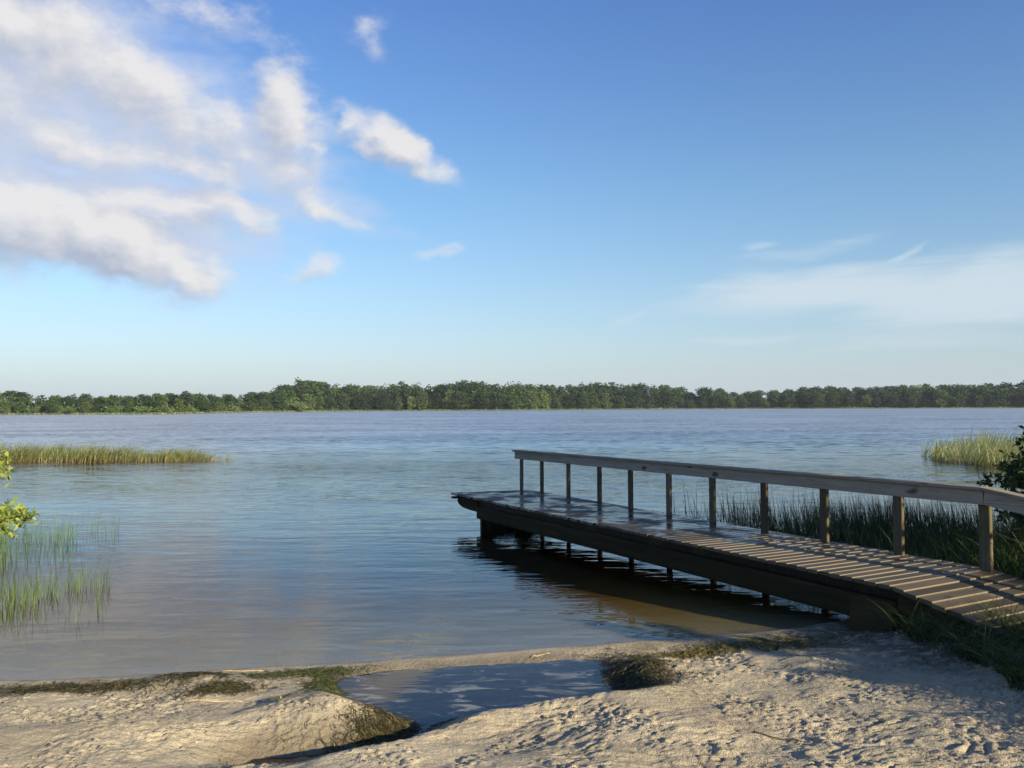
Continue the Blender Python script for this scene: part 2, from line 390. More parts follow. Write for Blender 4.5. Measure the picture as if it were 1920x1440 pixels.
def water_surface(t, o, c, near_calm=True, rough=.03, extra=None):
    sp = t.node('ShaderNodeSeparateXYZ', {0: c}); y = sp.outputs[1]
    far = t.sstep(y, 10.0, 34.0)
    # wind streaks: the ripples are stronger in some bands than in others
    pat = t.sstep(t.noise(t.mapping(c, scale=(.035, .11, 1)), 1.0, 4, .6), .30, .70)
    wa = t.noise(t.mapping(c, rot=(0, 0, R(8)), scale=(.55, 1.9, 1)), 1.0, 2.0, .5, .3)
    wb = t.noise(t.mapping(c, rot=(0, 0, R(-14)), scale=(2.2, 6.0, 1)), 1.0, 2.0, .55, .5)
    wc = t.noise(t.mapping(c, rot=(0, 0, R(20)), scale=(7.0, 13.0, 1)), 1.0, 2.0, .6)
    A = t.m('ADD', .013, t.m('MULTIPLY', far, .015))
    B = t.m('ADD', .0042, t.m('MULTIPLY', far, .014))
    Cc = t.m('ADD', .0004, t.m('MULTIPLY', far, .0035))
    mod = t.m('ADD', .50, t.m('MULTIPLY', pat, .85))
    h = t.m('ADD', t.m('ADD', t.m('MULTIPLY', wa, A), t.m('MULTIPLY', wb, B)), t.m('MULTIPLY', wc, Cc))
    h = t.m('MULTIPLY', h, mod)
    nb = t.node('ShaderNodeBump', {'Height': h, 'Distance': 1.0, 'Strength': 1.0}).outputs[0]
    # small wavelets tilt the surface; further out they are finer than the eye resolves and act as roughness
    vx = t.node('ShaderNodeTexNoise', {'Vector': t.mapping(c, rot=(0, 0, R(6)), scale=(.9, 2.6, 1)), 'Scale': 1.0, 'Detail': 3.0, 'Roughness': .6}).outputs['Color']
    vx = t.node('ShaderNodeVectorMath', {0: vx, 1: (.5, .5, .5)}, operation='SUBTRACT').outputs[0]
    fs = t.m('MULTIPLY', t.m('MULTIPLY', t.sstep(y, 8.0, 60.0), .64), mod)
    cx = t.node('ShaderNodeCombineXYZ', {0: fs, 1: t.m('MULTIPLY', fs, 2.0), 2: 0.0}).outputs[0]
    vx = t.node('ShaderNodeVectorMath', {0: vx, 1: cx}, operation='MULTIPLY').outputs[0]
    nb2 = t.node('ShaderNodeVectorMath', {0: nb, 1: vx}, operation='ADD').outputs[0]
    nb2 = t.node('ShaderNodeVectorMath', {0: nb2}, operation='NORMALIZE').outputs[0]
    fr = t.node('ShaderNodeFresnel', {'IOR': water_ior(t), 'Normal': nb2}).outputs[0]
    rg = t.m('ADD', rough, t.m('MULTIPLY', t.sstep(y, 9.0, 90.0), .36))
    gl = t.node('ShaderNodeBsdfGlossy', {'Color': (.92, .96, .965, 1), 'Roughness': rg, 'Normal': nb2})
    tr = t.node('ShaderNodeBsdfTransparent', {'Color': (.97, .98, .97, 1)})
    mx = t.node('ShaderNodeMixShader', {0: fr, 1: tr.outputs[0], 2: gl.outputs[0]})
    return mx.outputs[0]
def mat_lake():
    m, t, b, o = new_mat('lake_water'); t.n.remove(b); c = coords(t)
    t.l.new(water_surface(t, o, c), o.inputs[0])
    ab = t.node('ShaderNodeVolumeAbsorption', {'Color': (.77, .64, .25, 1), 'Density': 2.9})
    t.l.new(ab.outputs[0], o.inputs['Volume'])
    return m
def mat_pool():
    m, t, b, o = new_mat('pool_water'); t.n.remove(b); c = coords(t)
    wb = t.noise(t.mapping(c, scale=(2.0, 7.0, 1)), 1.0, 2.0)
    nb = t.node('ShaderNodeBump', {'Height': wb, 'Distance': .0012, 'Strength': 1.0}).outputs[0]
    fr = t.node('ShaderNodeFresnel', {'IOR': water_ior(t), 'Normal': nb}).outputs[0]
    gl = t.node('ShaderNodeBsdfGlossy', {'Color': (1, 1, 1, 1), 'Roughness': .02, 'Normal': nb})
    tr = t.node('ShaderNodeBsdfTransparent', {'Color': (.34, .33, .27, 1)})
    mx = t.node('ShaderNodeMixShader', {0: fr, 1: tr.outputs[0], 2: gl.outputs[0]})
    # pale scum drifting in streaks
    n = t.noise(t.mapping(c, rot=(0, 0, R(6)), scale=(2.6, 7.5, 1)), 1.0, 6, .62, 1.2)
    big = t.noise(t.mapping(c, scale=(.9, 1.6, 1)), 1.0, 2)
    sc = t.m('MULTIPLY', t.sstep(n, .52, .62), t.m('MULTIPLY', t.sstep(big, .36, .52), .30))
    df = t.node('ShaderNodeBsdfDiffuse', {'Color': (.55, .55, .52, 1)})
    m2 = t.node('ShaderNodeMixShader', {0: sc, 1: mx.outputs[0], 2: df.outputs[0]})
    t.l.new(m2.outputs[0], o.inputs[0])
    return m

M = {}
M['sand'] = mat_sand()
M['lake'] = mat_lake()
M['pool'] = mat_pool()
M['deck'] = mat_wood('deck_boards', [(.034, .024, .012), (.060, .044, .024), (.100, .075, .043)], 1, .62, wet=True)
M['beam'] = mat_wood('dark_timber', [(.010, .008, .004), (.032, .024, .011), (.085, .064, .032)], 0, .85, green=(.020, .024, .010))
M['rail'] = mat_wood('grey_rail', [(.20, .17, .13), (.30, .255, .20), (.39, .34, .275)], 0, .8)
M['post'] = mat_wood('grey_post', [(.075, .058, .038), (.115, .092, .060), (.17, .14, .095)], 2, .8, green=(.07, .07, .03))
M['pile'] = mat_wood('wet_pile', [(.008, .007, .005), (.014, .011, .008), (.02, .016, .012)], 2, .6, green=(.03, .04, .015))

# ------------------------------------------------------------------ ground
def axis(lo, a, b, hi, step, g=1.09):
    mid = np.arange(a, b, step)
    def grow(start, end):
        out = []; s = step; p = start
        while p < end: s *= g; p += s; out.append(p)
        return np.array(out)
    return np.concatenate([(a - (grow(0, a - lo)))[::-1], mid, mid[-1] + grow(0, hi - mid[-1])])
def grid(xs, ys):
    X, Y = np.meshgrid(xs, ys); nx, ny = len(xs), len(ys)
    i = np.arange(nx * ny).reshape(ny, nx)
    q = np.stack([i[:-1, :-1], i[:-1, 1:], i[1:, 1:], i[1:, :-1]], -1).reshape(-1, 4)
    return X, Y, q
WEED = [  # centre x, y, half length, half depth, turn (deg), fibre count, dark share
    (-3.75, 7.02, .85, .13, 4, 2600, .75), (-2.62, 7.22, .27, .13, 10, 1100, .8), (-1.80, 7.42, .42, .09, 14, 1300, .45), (-2.35, 6.92, .26, .09, 20, 900, .9),
    (-1.55, 7.05, .13, .32, 12, 1500, .6), (-.90, 6.02, .17, .42, -28, 3600, .6), (1.02, 7.20, .22, .52, 4, 4600, .75),
    (2.35, 8.25, .52, .19, 14, 3200, .35), (1.62, 7.96, .45, .09, 16, 1400, .4), (.10, 6.48, .70, .07, 14, 2400, .7), (-1.55, 5.42, .22, .07, 5, 900, .6)]
def weed_mask(X, Y):
    w_ = np.zeros(np.shape(X))
    for cx, cy, rx, ry, a, n, dk in WEED:
        c_, s_ = math.cos(R(a)), math.sin(R(a)); dx, dy = X - cx, Y - cy
        u, v = (dx * c_ + dy * s_) / rx, (-dx * s_ + dy * c_) / ry
        w_ = np.maximum(w_, np.exp(-(u * u + v * v) * .9) * min(1, .55 + n / 6000))
    return w_
xs = axis(-60, -4.9, 5.1, 60, .0145); ys = axis(-30, 4.35, 8.9, 60, .0125)
X, Y, Q = grid(xs, ys)
Z = ground(X, Y)
dd = (shore_y(X) - Y) * .96
wet = np.clip(1 - (Z - .006) / (.010 + .03 * fbm(X * 3, Y * 3, 91, 3)), 0, 1)
pd = poly_sd(X, Y, POOL)
wet = np.maximum(wet, .95 * ss(.34, .04, np.abs(pd) + .25 * (fbm(X * 3.2, Y * 3.2, 95, 4) - .5)))
bed = ss(.01, -.03, Z) * (dd < 0.15)
mud = np.clip(weed_mask(X, Y) * 1.3, 0, 1) * ss(-.03, .02, Z)
mud = np.maximum(mud, ss(.02, -.05, pd) * .9)
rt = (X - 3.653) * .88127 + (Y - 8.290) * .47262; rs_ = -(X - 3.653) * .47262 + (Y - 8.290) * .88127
mud = np.maximum(mud, .85 * ss(-1.35, -.55, rt + .5 * (fbm(X * 2, Y * 2, 99, 4) - .5)) * ss(1.6, .4, rs_))  # dark band left of the ramp: shade painted into the sand colour
mud = np.maximum(mud, .55 * ss(.60, .75, fbm(X * 1.7, Y * 3.0, 97, 4)) * ss(1.8, .6, dd) * (dd > 0))
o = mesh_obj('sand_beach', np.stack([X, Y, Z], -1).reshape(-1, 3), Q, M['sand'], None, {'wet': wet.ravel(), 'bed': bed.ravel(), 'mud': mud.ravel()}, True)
tag(o, 'pale trampled sand beach sloping down to the lake', 'beach', kind='structure')

# lake: closed body of water, its near side buried in the beach
near = [(x, y - .10) for x, y in SHORE]
near = [(-900, 40), (-200, 24)] + near + [(150, 60), (900, 90)]
ring = near + [(1400, 1200), (-1400, 1200)]
n = len(ring)
lv = [(x, y, 0) for x, y in ring] + [(x, y, -4) for x, y in ring]
lf = [tuple(range(n)), tuple(reversed(range(n, 2 * n)))] + [(i, n + i, n + (i + 1) % n, (i + 1) % n) for i in range(n)]
o = mesh_obj('lake_water', lv, lf, M['lake'])
tag(o, 'rippled blue lake reaching to the far wooded shore', 'lake', kind='structure')
ml = mat_plain('lake_mud', (.10, .075, .04))
o = mesh_obj('lake_bed', [(-1600, 42, -2.9), (1600, 42, -2.9), (1600, 1300, -2.9), (-1600, 1300, -2.9)], [(0, 1, 2, 3)], ml)
tag(o, kind='structure')
# the pool has its own level, a centimetre above the lake
cen = POOL.mean(0)
pv = []
for i in range(len(POOL)):
    p = POOL[i]; a = POOL[i - 1]; b = POOL[(i + 1) % len(POOL)]
    tdir = (b - a) / np.linalg.norm(b - a); nrm = np.array([tdir[1], -tdir[0]])
    if poly_sd(np.array([p[0] + nrm[0] * .02]), np.array([p[1] + nrm[1] * .02]), POOL)[0] < 0: nrm = -nrm
    q = p + nrm * .06; pv.append((q[0], q[1], .012))
o = mesh_obj('pool_water', pv, [tuple(reversed(range(len(pv))))], M['pool'])
tag(o, 'shallow dark pool with pale scum lying in the sand', 'pool', kind='structure')

# ------------------------------------------------------------------ blades, leaves, crowns
def blades(name, bx, by, bz, h, width, lean, bend, mat, seg=4, az0=None, parent=None, loc=(0, 0, 0)):
    """one ribbon per blade, rooted at bx,by,bz"""
    N = len(bx); az_ = rng.uniform(0, 2 * np.pi, N) if az0 is None else az0
    face = rng.uniform(0, np.pi, N) if az0 is None else az0 + np.pi / 2 + rng.uniform(-.5, .5, N)
    ux, uy = np.cos(az_), np.sin(az_); sx, sy = np.cos(face), np.sin(face)
    V = []; A = []
    for k in range(seg + 1):
        t = k / seg
        out = (lean * t + bend * t * t) * h; z = h * (t - .45 * np.clip(bend, 0, 1.2) * t * t * t)
        w_ = width * (1 - t) ** .6 * .5 + width * .04
        px, py, pz = bx + ux * out, by + uy * out, bz + z
        V.append(np.stack([px - sx * w_, py - sy * w_, pz], -1)); V.append(np.stack([px + sx * w_, py + sy * w_, pz], -1)); A += [t, t]
    V = np.stack(V, 1) - np.array(loc)  # N, 2(seg+1), 3
    m_ = 2 * (seg + 1); base = (np.arange(N) * m_)[:, None]
    fs = [np.concatenate([base + 2 * k, base + 2 * k + 1, base + 2 * k + 3, base + 2 * k + 2], 1) for k in range(seg)]
    F = np.stack(fs, 1).reshape(-1, 4)
    o = mesh_obj(name, V.reshape(-1, 3), F, mat, parent, {'tint': np.repeat(rng.uniform(0, 1, N), m_), 'along': np.tile(np.array(A), N)})
    o.location = loc
    return o
def leaves(pts, size, droop=.2, aspect=.45, outward=None):
    """pointed six-corner leaves at pts; returns verts, quads, tint"""
    N = len(pts); d = rng.normal(size=(N, 3))
    if outward is not None: d = d * .7 + outward
    d[:, 2] -= droop; d /= np.linalg.norm(d, axis=1)[:, None]
    u = rng.normal(size=(N, 3)); s = np.cross(d, u); s /= np.linalg.norm(s, axis=1)[:, None]
    nn = np.cross(d, s)
    L = (size * rng.uniform(.6, 1.3, N))[:, None]; W = L * aspect * .5
    p = pts
    v = np.stack([p, p + d * L * .45 + s * W, p + d * L * .5 - nn * L * .06, p + d * L * .45 - s * W, p + d * L - nn * L * .1], 1)
    b = (np.arange(N) * 5)[:, None]
    f = np.stack([np.concatenate([b, b + 1, b + 4, b + 2], 1), np.concatenate([b, b + 2, b + 4, b + 3], 1)], 1).reshape(-1, 4)
    return v.reshape(-1, 3), f, np.repeat(rng.uniform(0, 1, N), 5)
def clump_points(lobes, per, fill=.35):
    P_ = []; O_ = []
    for cx, cy, cz, r, rz in lobes:
        nn = int(per * r * r); d = rng.normal(size=(nn, 3)); d /= np.linalg.norm(d, axis=1)[:, None]
        rr = np.where(rng.uniform(size=nn) < fill, rng.uniform(.3, .9, nn), rng.uniform(.85, 1.08, nn))
        bumpy = 1 + .22 * (np.sin(d[:, 0] * 7 + cx) * np.sin(d[:, 1] * 6 + cy) + np.sin(d[:, 2] * 8 + cz) * .5)
        q = d * (rr * bumpy)[:, None] * np.array([r, r, rz]) + np.array([cx, cy, cz])
        P_.append(q); O_.append(d)
    return np.concatenate(P_), np.concatenate(O_)

# ------------------------------------------------------------------ the jetty
AX, AY = 3.653, 8.290                          # near left corner of the level deck
ANG = math.atan2(.88127, -.47262)              # local x runs out over the lake, local -y to the right
DZ = .58; RS = .165
pier = empty('jetty', (AX, AY, 0), ANG)
tag(pier, 'weathered wooden jetty with one handrail reaching out over the lake from the sand', 'jetty')
def L2W(s, t): return AX + s * math.cos(ANG) + t * math.sin(ANG), AY + s * math.sin(ANG) - t * math.cos(ANG)
def topz(s): return DZ if s >= 0 else DZ + RS * s
W_ = 1.64
def plank(mb, s0, w_, t0=-.02, t1=W_, rnd=1.0):
    """board across the deck with a rounded, slightly lifted near edge; local y = -t"""
    skew = lambda s: (.05 - .036 * s if s > 0 else .05 + .03 * s)
    th = .038; c = .0075
    lift = (.002 + .004 * random.random()) * (1 if s0 < 2.6 else .35); drop = .002 * random.random()
    prof = [(0, -th), (w_, -th), (w_, -c * .5 - drop), (w_ - c * .5, -drop), (c * 1.25, lift - .0004), (c, lift), (c * .3, lift - c * .35), (0, lift - c)]
    edge_sun = .8 if s0 < 3.2 else .1  # amount of painted sunlight on the near edge, faint on the outer boards
    e0 = t0 + random.uniform(-.018, .012); e1 = t1 + random.uniform(-.01, .02)
    j0 = random.uniform(-.003, .003); j1 = random.uniform(-.003, .003)
    r0 = []; r1 = []
    for ds, dz in prof:
        s = s0 + ds
        r0.append((s + j0 + skew(s) * (e0 / W_), -e0, topz(s0 + w_ / 2) + (ds - w_ / 2) * (RS if s0 < 0 else 0) + dz + random.uniform(-.0005, .0005)))
        r1.append((s + j1 + skew(s) * (e1 / W_), -e1, topz(s0 + w_ / 2) + (ds - w_ / 2) * (RS if s0 < 0 else 0) + dz + random.uniform(-.0005, .0005)))
    mb.prism(r0, r1, random.random(), [0, 0, 0, 0, 0, edge_sun, edge_sun, edge_sun * .15])
d = MB(); s = .0
while s < 10.25:
    plank(d, s, .134, rnd=1); s += .1465
plank(d, s, .10)
d.build('deck', M['deck'], pier)
d = MB(); s = -.147
while s > -5.2:
    plank(d, s, .133); s -= .148
d.build('ramp_deck', M['deck'], pier)
# long side beams with worn, rounded outer ends
def long_beam(t, name='side_beam'):
    b = MB()
    if t > 1:
        b.bar((-.02, -t, .41), (9.25, -t, .41), .10, .22, ch=.02, tint=.4)
    else:
        b.bar((-.02, -t, .295), (9.25, -t, .295), .11, .25, ch=.02, tint=.4)
    pr = []
    r0 = [(9.252, .30), (9.252, .505), (10.02, .505), (10.12, .48), (10.15, .43), (10.08, .37), (9.9, .325), (9.6, .305)]
    b.prism([(x, -t - .05, z) for x, z in r0], [(x, -t + .05, z) for x, z in r0], .3)
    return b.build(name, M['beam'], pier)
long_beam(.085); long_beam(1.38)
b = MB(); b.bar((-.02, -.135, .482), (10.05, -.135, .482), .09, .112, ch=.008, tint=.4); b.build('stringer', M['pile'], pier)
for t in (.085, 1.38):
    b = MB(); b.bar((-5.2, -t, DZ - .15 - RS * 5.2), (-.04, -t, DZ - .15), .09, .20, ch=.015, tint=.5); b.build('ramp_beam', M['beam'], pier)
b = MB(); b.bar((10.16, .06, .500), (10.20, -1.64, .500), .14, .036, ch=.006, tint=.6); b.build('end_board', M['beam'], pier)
b = MB(); b.bar((.00, -.072, .20), (.50, -.080, .19), .15, .40, ch=.02, tint=.7); b.build('abutment_block', M['beam'], pier)
POSTS = [0.02, 1.09, 2.17, 3.21, 4.26, 5.29, 6.32, 7.27, 8.33, 9.32, 10.18]
for s in [0.9, 2.17, 3.21, 4.26, 5.29, 6.32, 7.27, 8.33, 9.05]:
    b = MB(); b.bar((s + .10, -.20, .507), (s + .10, -1.60, .507), .09, .062, tint=.3); b.build('cross_bearer', M['beam'], pier)
# boarded bearing wall under the outer end
b = MB()
for k in range(9):
    y0 = -.06 - k * .172
    b.bar((9.12 + random.uniform(-.01, .01), y0 - .08, -1.6), (9.12, y0 - .08, .216), .162, .09, up=(1, 0, 0), ch=.01)
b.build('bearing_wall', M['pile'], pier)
def railz(s): return (DZ + .875 - .0052 * s) if s > 0 else DZ + .875 + .135 * s
for i, s in enumerate(POSTS + [-1.25, -2.5]):
    a_ = max(.080, .128 - .005 * max(s, 0)); tt = 1.53
    zt = railz(s) - .038
    b = MB(); lx = random.uniform(-.012, .012)
    b.bar((s, -tt, -1.7 if s > .5 else -.1), (s + lx, -tt, zt), .05, a_, up=(1, 0, 0), ch=.006)
    b.build('post', M['post'], pier)
# handrail: upright board on the deck side, flat cap on top
def rail_run(s0, s1, name1, name2, cut=0.0):
    b = MB(); b.bar((s0, -1.485, railz(s0) - .112), (s1, -1.485, railz(s1) - .112), .036, .148, ch=.005, tint=.7); b.build(name1, M['rail'], pier)
    b = MB(); b.bar((s0 - .0, -1.505, railz(s0) - .018), (s1 + .05 if s1 > 5 else s1, -1.505, railz(s1) - .018), .145, .036, ch=.005, tint=.25); b.build(name2, M['rail'], pier)
rail_run(.012, 4.84, 'rail_board', 'rail_cap'); rail_run(4.85, 10.36, 'rail_board', 'rail_cap')
rail_run(-5.2, .0, 'rail_board', 'rail_cap')

# ------------------------------------------------------------------ reeds and grass
M['reed_far'] = mat_leaf('reed_far', (.15, .19, .065), (.25, .28, .11), (.38, .37, .18), .3, .9, base=((.27, .19, .09), .0, .45))
M['reed_lit'] = mat_leaf('reed_lit', (.17, .20, .06), (.29, .32, .11), (.44, .43, .20), .35, .4, base=((.20, .14, .06), .02, .2))
M['reed_near'] = mat_leaf('reed_near', (.045, .09, .02), (.09, .155, .038), (.17, .23, .06), .3, 1.0)
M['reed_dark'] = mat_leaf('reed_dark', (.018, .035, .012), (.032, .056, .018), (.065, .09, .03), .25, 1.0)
M['grass'] = mat_leaf('grass', (.016, .034, .008), (.036, .064, .014), (.10, .125, .035), .35, 1.5)
def inside(N, f):
    out = []
    while sum(len(a) for a in out) < N:
        out.append(f(N))
    return np.concatenate(out)[:N]
# left bed: a long thin island of reeds
def f_isl(n):
    x = rng.uniform(-27, -12.3, n); u = (x + 27) / 14.7
    cy = 38.9 - .9 * u + .3 * np.sin(x * 1.1); hw = 1.5 * (1 - .75 * ss(.72, 1.0, u)) * (1 + .3 * (fbm(x, x * 0, 3, 2) - .5))
    y = cy + rng.uniform(-1, 1, n) * hw
    keep = rng.uniform(size=n) < (1 - .95 * ss(.78, .99, u)); keep &= rng.uniform(size=n) < .25 + fbm(x * 1.5, y * 1.5, 8, 2)
    return np.stack([x, y], 1)[keep]
p = inside(9000, f_isl); u = (p[:, 0] + 27) / 14.6
h = rng.uniform(.45, 1.0, 9000) * (.82 + .80 * (fbm(p[:, 0] * .55, p[:, 1] * .2, 4, 4, .65) - .5) * 2) * (1 - .45 * ss(.74, 1, u))
o = blades('reed_bed', p[:, 0], p[:, 1], -.05 + 0 * u, h, .026, .03 + .3 * rng.random(9000), .1 + .95 * rng.random(9000), M['reed_far'], 3, az0=rng.normal(.2, .7, 9000), loc=(-19, 38, 0))
tag(o, 'long narrow bed of reeds with straw coloured feet standing in the lake at left', 'reeds', kind='stuff')
# right bed
def f_rb(n):
    x = rng.uniform(17.0, 34, n); y = rng.uniform(29, 43, n)
    hi = 38.0 + 3.5 * ss(18, 23, x)
    keep = (x > 17.2 + (y - 31) * .11 + 1.1 * (fbm(x, y, 2, 2) - .5)) & (y > 30.3 - ss(20, 26, x)) & (y < hi); keep &= rng.uniform(size=n) < .25 + fbm(x * 1.2, y * 1.2, 8, 2)
    return np.stack([x, y], 1)[keep]
p = inside(11000, f_rb)
h = rng.uniform(.5, 1.05, 11000) * (1.08 + .55 * (fbm(p[:, 0] * .8, p[:, 1] * .8, 4, 3) - .5) * 2) * (.95 + .35 * ss(18, 23, p[:, 0]))
o = blades('reed_bed', p[:, 0], p[:, 1], -.05 + 0 * h, h, .026, .03 + .3 * rng.random(11000), .1 + .95 * rng.random(11000), M['reed_lit'], 3, az0=rng.normal(.2, .8, 11000), loc=(24, 34, 0))
tag(o, 'sunlit yellow green reed bed running into the lake from the right', 'reeds', kind='stuff')
# dark rushes behind the handrail
def f_pr(n):
    x = rng.uniform(3.1, 13, n); y = rng.uniform(10.6, 18.5, n)
    t = (x - AX) * .88127 + (y - AY) * .47262; s = -(x - AX) * .47262 + (y - AY) * .88127
    dens = ss(8.6, 3.0, s) ** 1.6
    keep = (t > 1.85 + .2 * rng.random(n)) & (t < 5.8) & (rng.uniform(size=n) < dens * (.2 + 1.1 * fbm(x * 1.6, y * 1.6, 6, 2))) & (y > shore_y(x) - .6)
    return np.stack([x, y], 1)[keep]
p = inside(7600, f_pr)
h = rng.uniform(.42, 1.05, 7600) * (.85 + .6 * (fbm(p[:, 0], p[:, 1], 4, 3) - .3)); gz = np.maximum(ground(p[:, 0], p[:, 1], False), -.3)
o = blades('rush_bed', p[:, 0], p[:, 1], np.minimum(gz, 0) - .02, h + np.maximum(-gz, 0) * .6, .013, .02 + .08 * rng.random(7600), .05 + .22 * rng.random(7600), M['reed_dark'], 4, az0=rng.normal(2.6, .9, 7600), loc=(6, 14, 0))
tag(o, 'dark slender rushes growing in the water behind the handrail', 'rushes', kind='stuff')
# sparse stems in the water at left, in two drifts
def drift(name, N, f, hh, label, loc, wd=.010):
    p = inside(N, f)
    h = rng.uniform(.5, 1.1, N) * hh; gz = np.maximum(ground(p[:, 0], p[:, 1], False), -.35)
    o = blades(name, p[:, 0], p[:, 1], gz * 0 - .03, h, wd, .02 + .14 * rng.random(N), .03 + .28 * rng.random(N), M['reed_near'], 4, az0=rng.normal(.3, 1.4, N), loc=loc)
    tag(o, label, 'reeds', kind='stuff')
def f_l1(n):
    x = rng.uniform(-11.5, -6.4, n); y = rng.uniform(12.2, 16.5, n)
    keep = x < -.46 * y
    keep &= rng.uniform(size=n) < (.18 + 1.0 * ss(-6.4, -9.6, x)) * ss(.38, .60, fbm(x * 1.3, y * 1.3, 12, 2))
    return np.stack([x, y], 1)[keep]
drift('sparse_reeds', 1600, f_l1, .54, 'thin green stems rising from the lake beside the leafy branch at left', (-8, 14, 0), .006)
def f_l2(n):
    x = rng.uniform(-8.6, -4.55, n); y = rng.uniform(9.3, 11.6, n)
    keep = x < -.47 * y
    keep &= rng.uniform(size=n) < (.10 + 1.2 * ss(-4.9, -6.4, x)) * ss(.36, .60, fbm(x * 1.7, y * 1.7, 19, 2))
    return np.stack([x, y], 1)[keep]
drift('reed_drift', 1500, f_l2, .38, 'dense tuft of short green reeds in the shallows nearest the left edge', (-6, 10.4, 0), .0065)
# grass on the bank left of the ramp and behind the jetty
def gz_at(p): return ground(p[:, 0], p[:, 1], False)
def f_g1(n):
    s = rng.uniform(-5.2, .15, n); t = rng.uniform(-2.2, .25, n)
    x, y = AX + s * math.cos(ANG) + t * math.sin(ANG), AY + s * math.sin(ANG) - t * math.cos(ANG)
    lim = -.10 - .55 * np.clip(-s, 0, 3)
    keep = (t > lim + .35 * (fbm(x * 2.5, y * 2.5, 7, 2) - .5)) & (rng.uniform(size=n) < .15 + 1.1 * ss(.35, .6, fbm(x * 3, y * 3, 23, 2)))
    return np.stack([x, y], 1)[keep]
p = inside(11000, f_g1)
h = rng.uniform(.10, .42, 11000) * (.6 + .8 * fbm(p[:, 0] * 2, p[:, 1] * 2, 3, 2))
o = blades('bank_grass', p[:, 0], p[:, 1], gz_at(p) - .01, h, .0085, .1 + .5 * rng.random(11000), .3 + .9 * rng.random(11000), M['grass'], 5, loc=(4.3, 7, 0))
tag(o, 'long arching grass growing on the sand bank against the side of the ramp', 'grass', kind='stuff')
def f_g2(n):
    s = rng.uniform(-4.5, 3.2, n); t = rng.uniform(1.72, 6.0, n)
    x, y = AX + s * math.cos(ANG) + t * math.sin(ANG), AY + s * math.sin(ANG) - t * math.cos(ANG)
    keep = (y < shore_y(x) + .7) & (rng.uniform(size=n) < .3 + .9 * ss(.35, .6, fbm(x * 2, y * 2, 23, 2)))
    return np.stack([x, y], 1)[keep]
M['grass_tall'] = mat_leaf('grass_tall', (.022, .046, .010), (.048, .082, .018), (.12, .145, .04), .35, 1.5)
p = inside(12000, f_g2); h = rng.uniform(.35, .95, 12000) * (.75 + .5 * fbm(p[:, 0] * 1.3, p[:, 1] * 1.3, 3, 2))
o = blades('tall_grass', p[:, 0], p[:, 1], gz_at(p) - .01, h, .011, .05 + .3 * rng.random(12000), .1 + .7 * rng.random(12000), M['grass_tall'], 5, loc=(6.5, 9.5, 0))
tag(o, 'tall dark green grass on the shore behind the last handrail posts', 'grass', kind='stuff')

# ------------------------------------------------------------------ wrack, litter and twigs on the sand
M['wrack'] = mat_leaf('wrack', (.018, .017, .008), (.050, .045, .018), (.15, .12, .045), .1, 3.0, rough=.7)
M['wrack_yellow'] = mat_leaf('wrack_yellow', (.05, .05, .02), (.15, .13, .045), (.36, .27, .08), .15, 3.0, rough=.7)
M['wrack_green'] = mat_leaf('wrack_green', (.022, .026, .008), (.055, .070, .018), (.15, .15, .045), .1, 3.0, rough=.7)
def fibres(name, px, py, length, width, mat, lift=.02, curl=1.2, loc=(0, 0, 0), flat=False):
    N = len(px); a = rng.uniform(0, 2 * np.pi, N); k1 = rng.normal(0, curl, N); seg = 4
    zz = rng.uniform(0, 1, N) ** 1.5 * lift; V = []; tl = rng.normal(0, .35, N)
    x, y = px.copy(), py.copy(); ang = a.copy(); wv = width * rng.uniform(.6, 1.4, N)
    for k in range(seg + 1):
        g = ground(x, y) if not flat else 0
        w_ = wv * (1 - (k / seg - .4) ** 2 * 1.8) * .5
        hz = g + .003 + zz + np.sin(k / seg * np.pi) * .007 * rng.uniform(0, 1, N)
        V.append(np.stack([x - np.sin(ang) * w_, y + np.cos(ang) * w_, hz + w_ * tl], -1)); V.append(np.stack([x + np.sin(ang) * w_, y - np.cos(ang) * w_, hz - w_ * tl], -1))
        x = x + np.cos(ang) * length / seg; y = y + np.sin(ang) * length / seg; ang = ang + k1 / seg * 1.5
    V = np.stack(V, 1) - np.array(loc); m_ = 2 * (seg + 1); b = (np.arange(N) * m_)[:, None]
    F = np.stack([np.concatenate([b + 2 * k, b + 2 * k + 1, b + 2 * k + 3, b + 2 * k + 2], 1) for k in range(seg)], 1).reshape(-1, 4)
    o = mesh_obj(name, V.reshape(-1, 3), F, mat, None, {'tint': np.repeat(rng.uniform(0, 1, N), m_)}); o.location = loc
    return o
WL = ['dark wrack line along the water edge at the far left', 'dark wet clump of weed on the shore beside the pale sand hump', 'mossy green strand of weed on the shore left of the pool',
      'sparse black weed scattered on the sand below the shore hump', 'green brown weed at the left corner of the pool', 'large brown heap of weed where the pool narrows into its channel',
      'large dark heap of weed at the right end of the pool', 'yellow and brown clump of weed on the sand near the jetty', 'thin trail of yellowish weed leading towards the jetty clump',
      'dark fringe of weed along the near edge of the pool', 'small green tuft of weed at the foot of the channel']
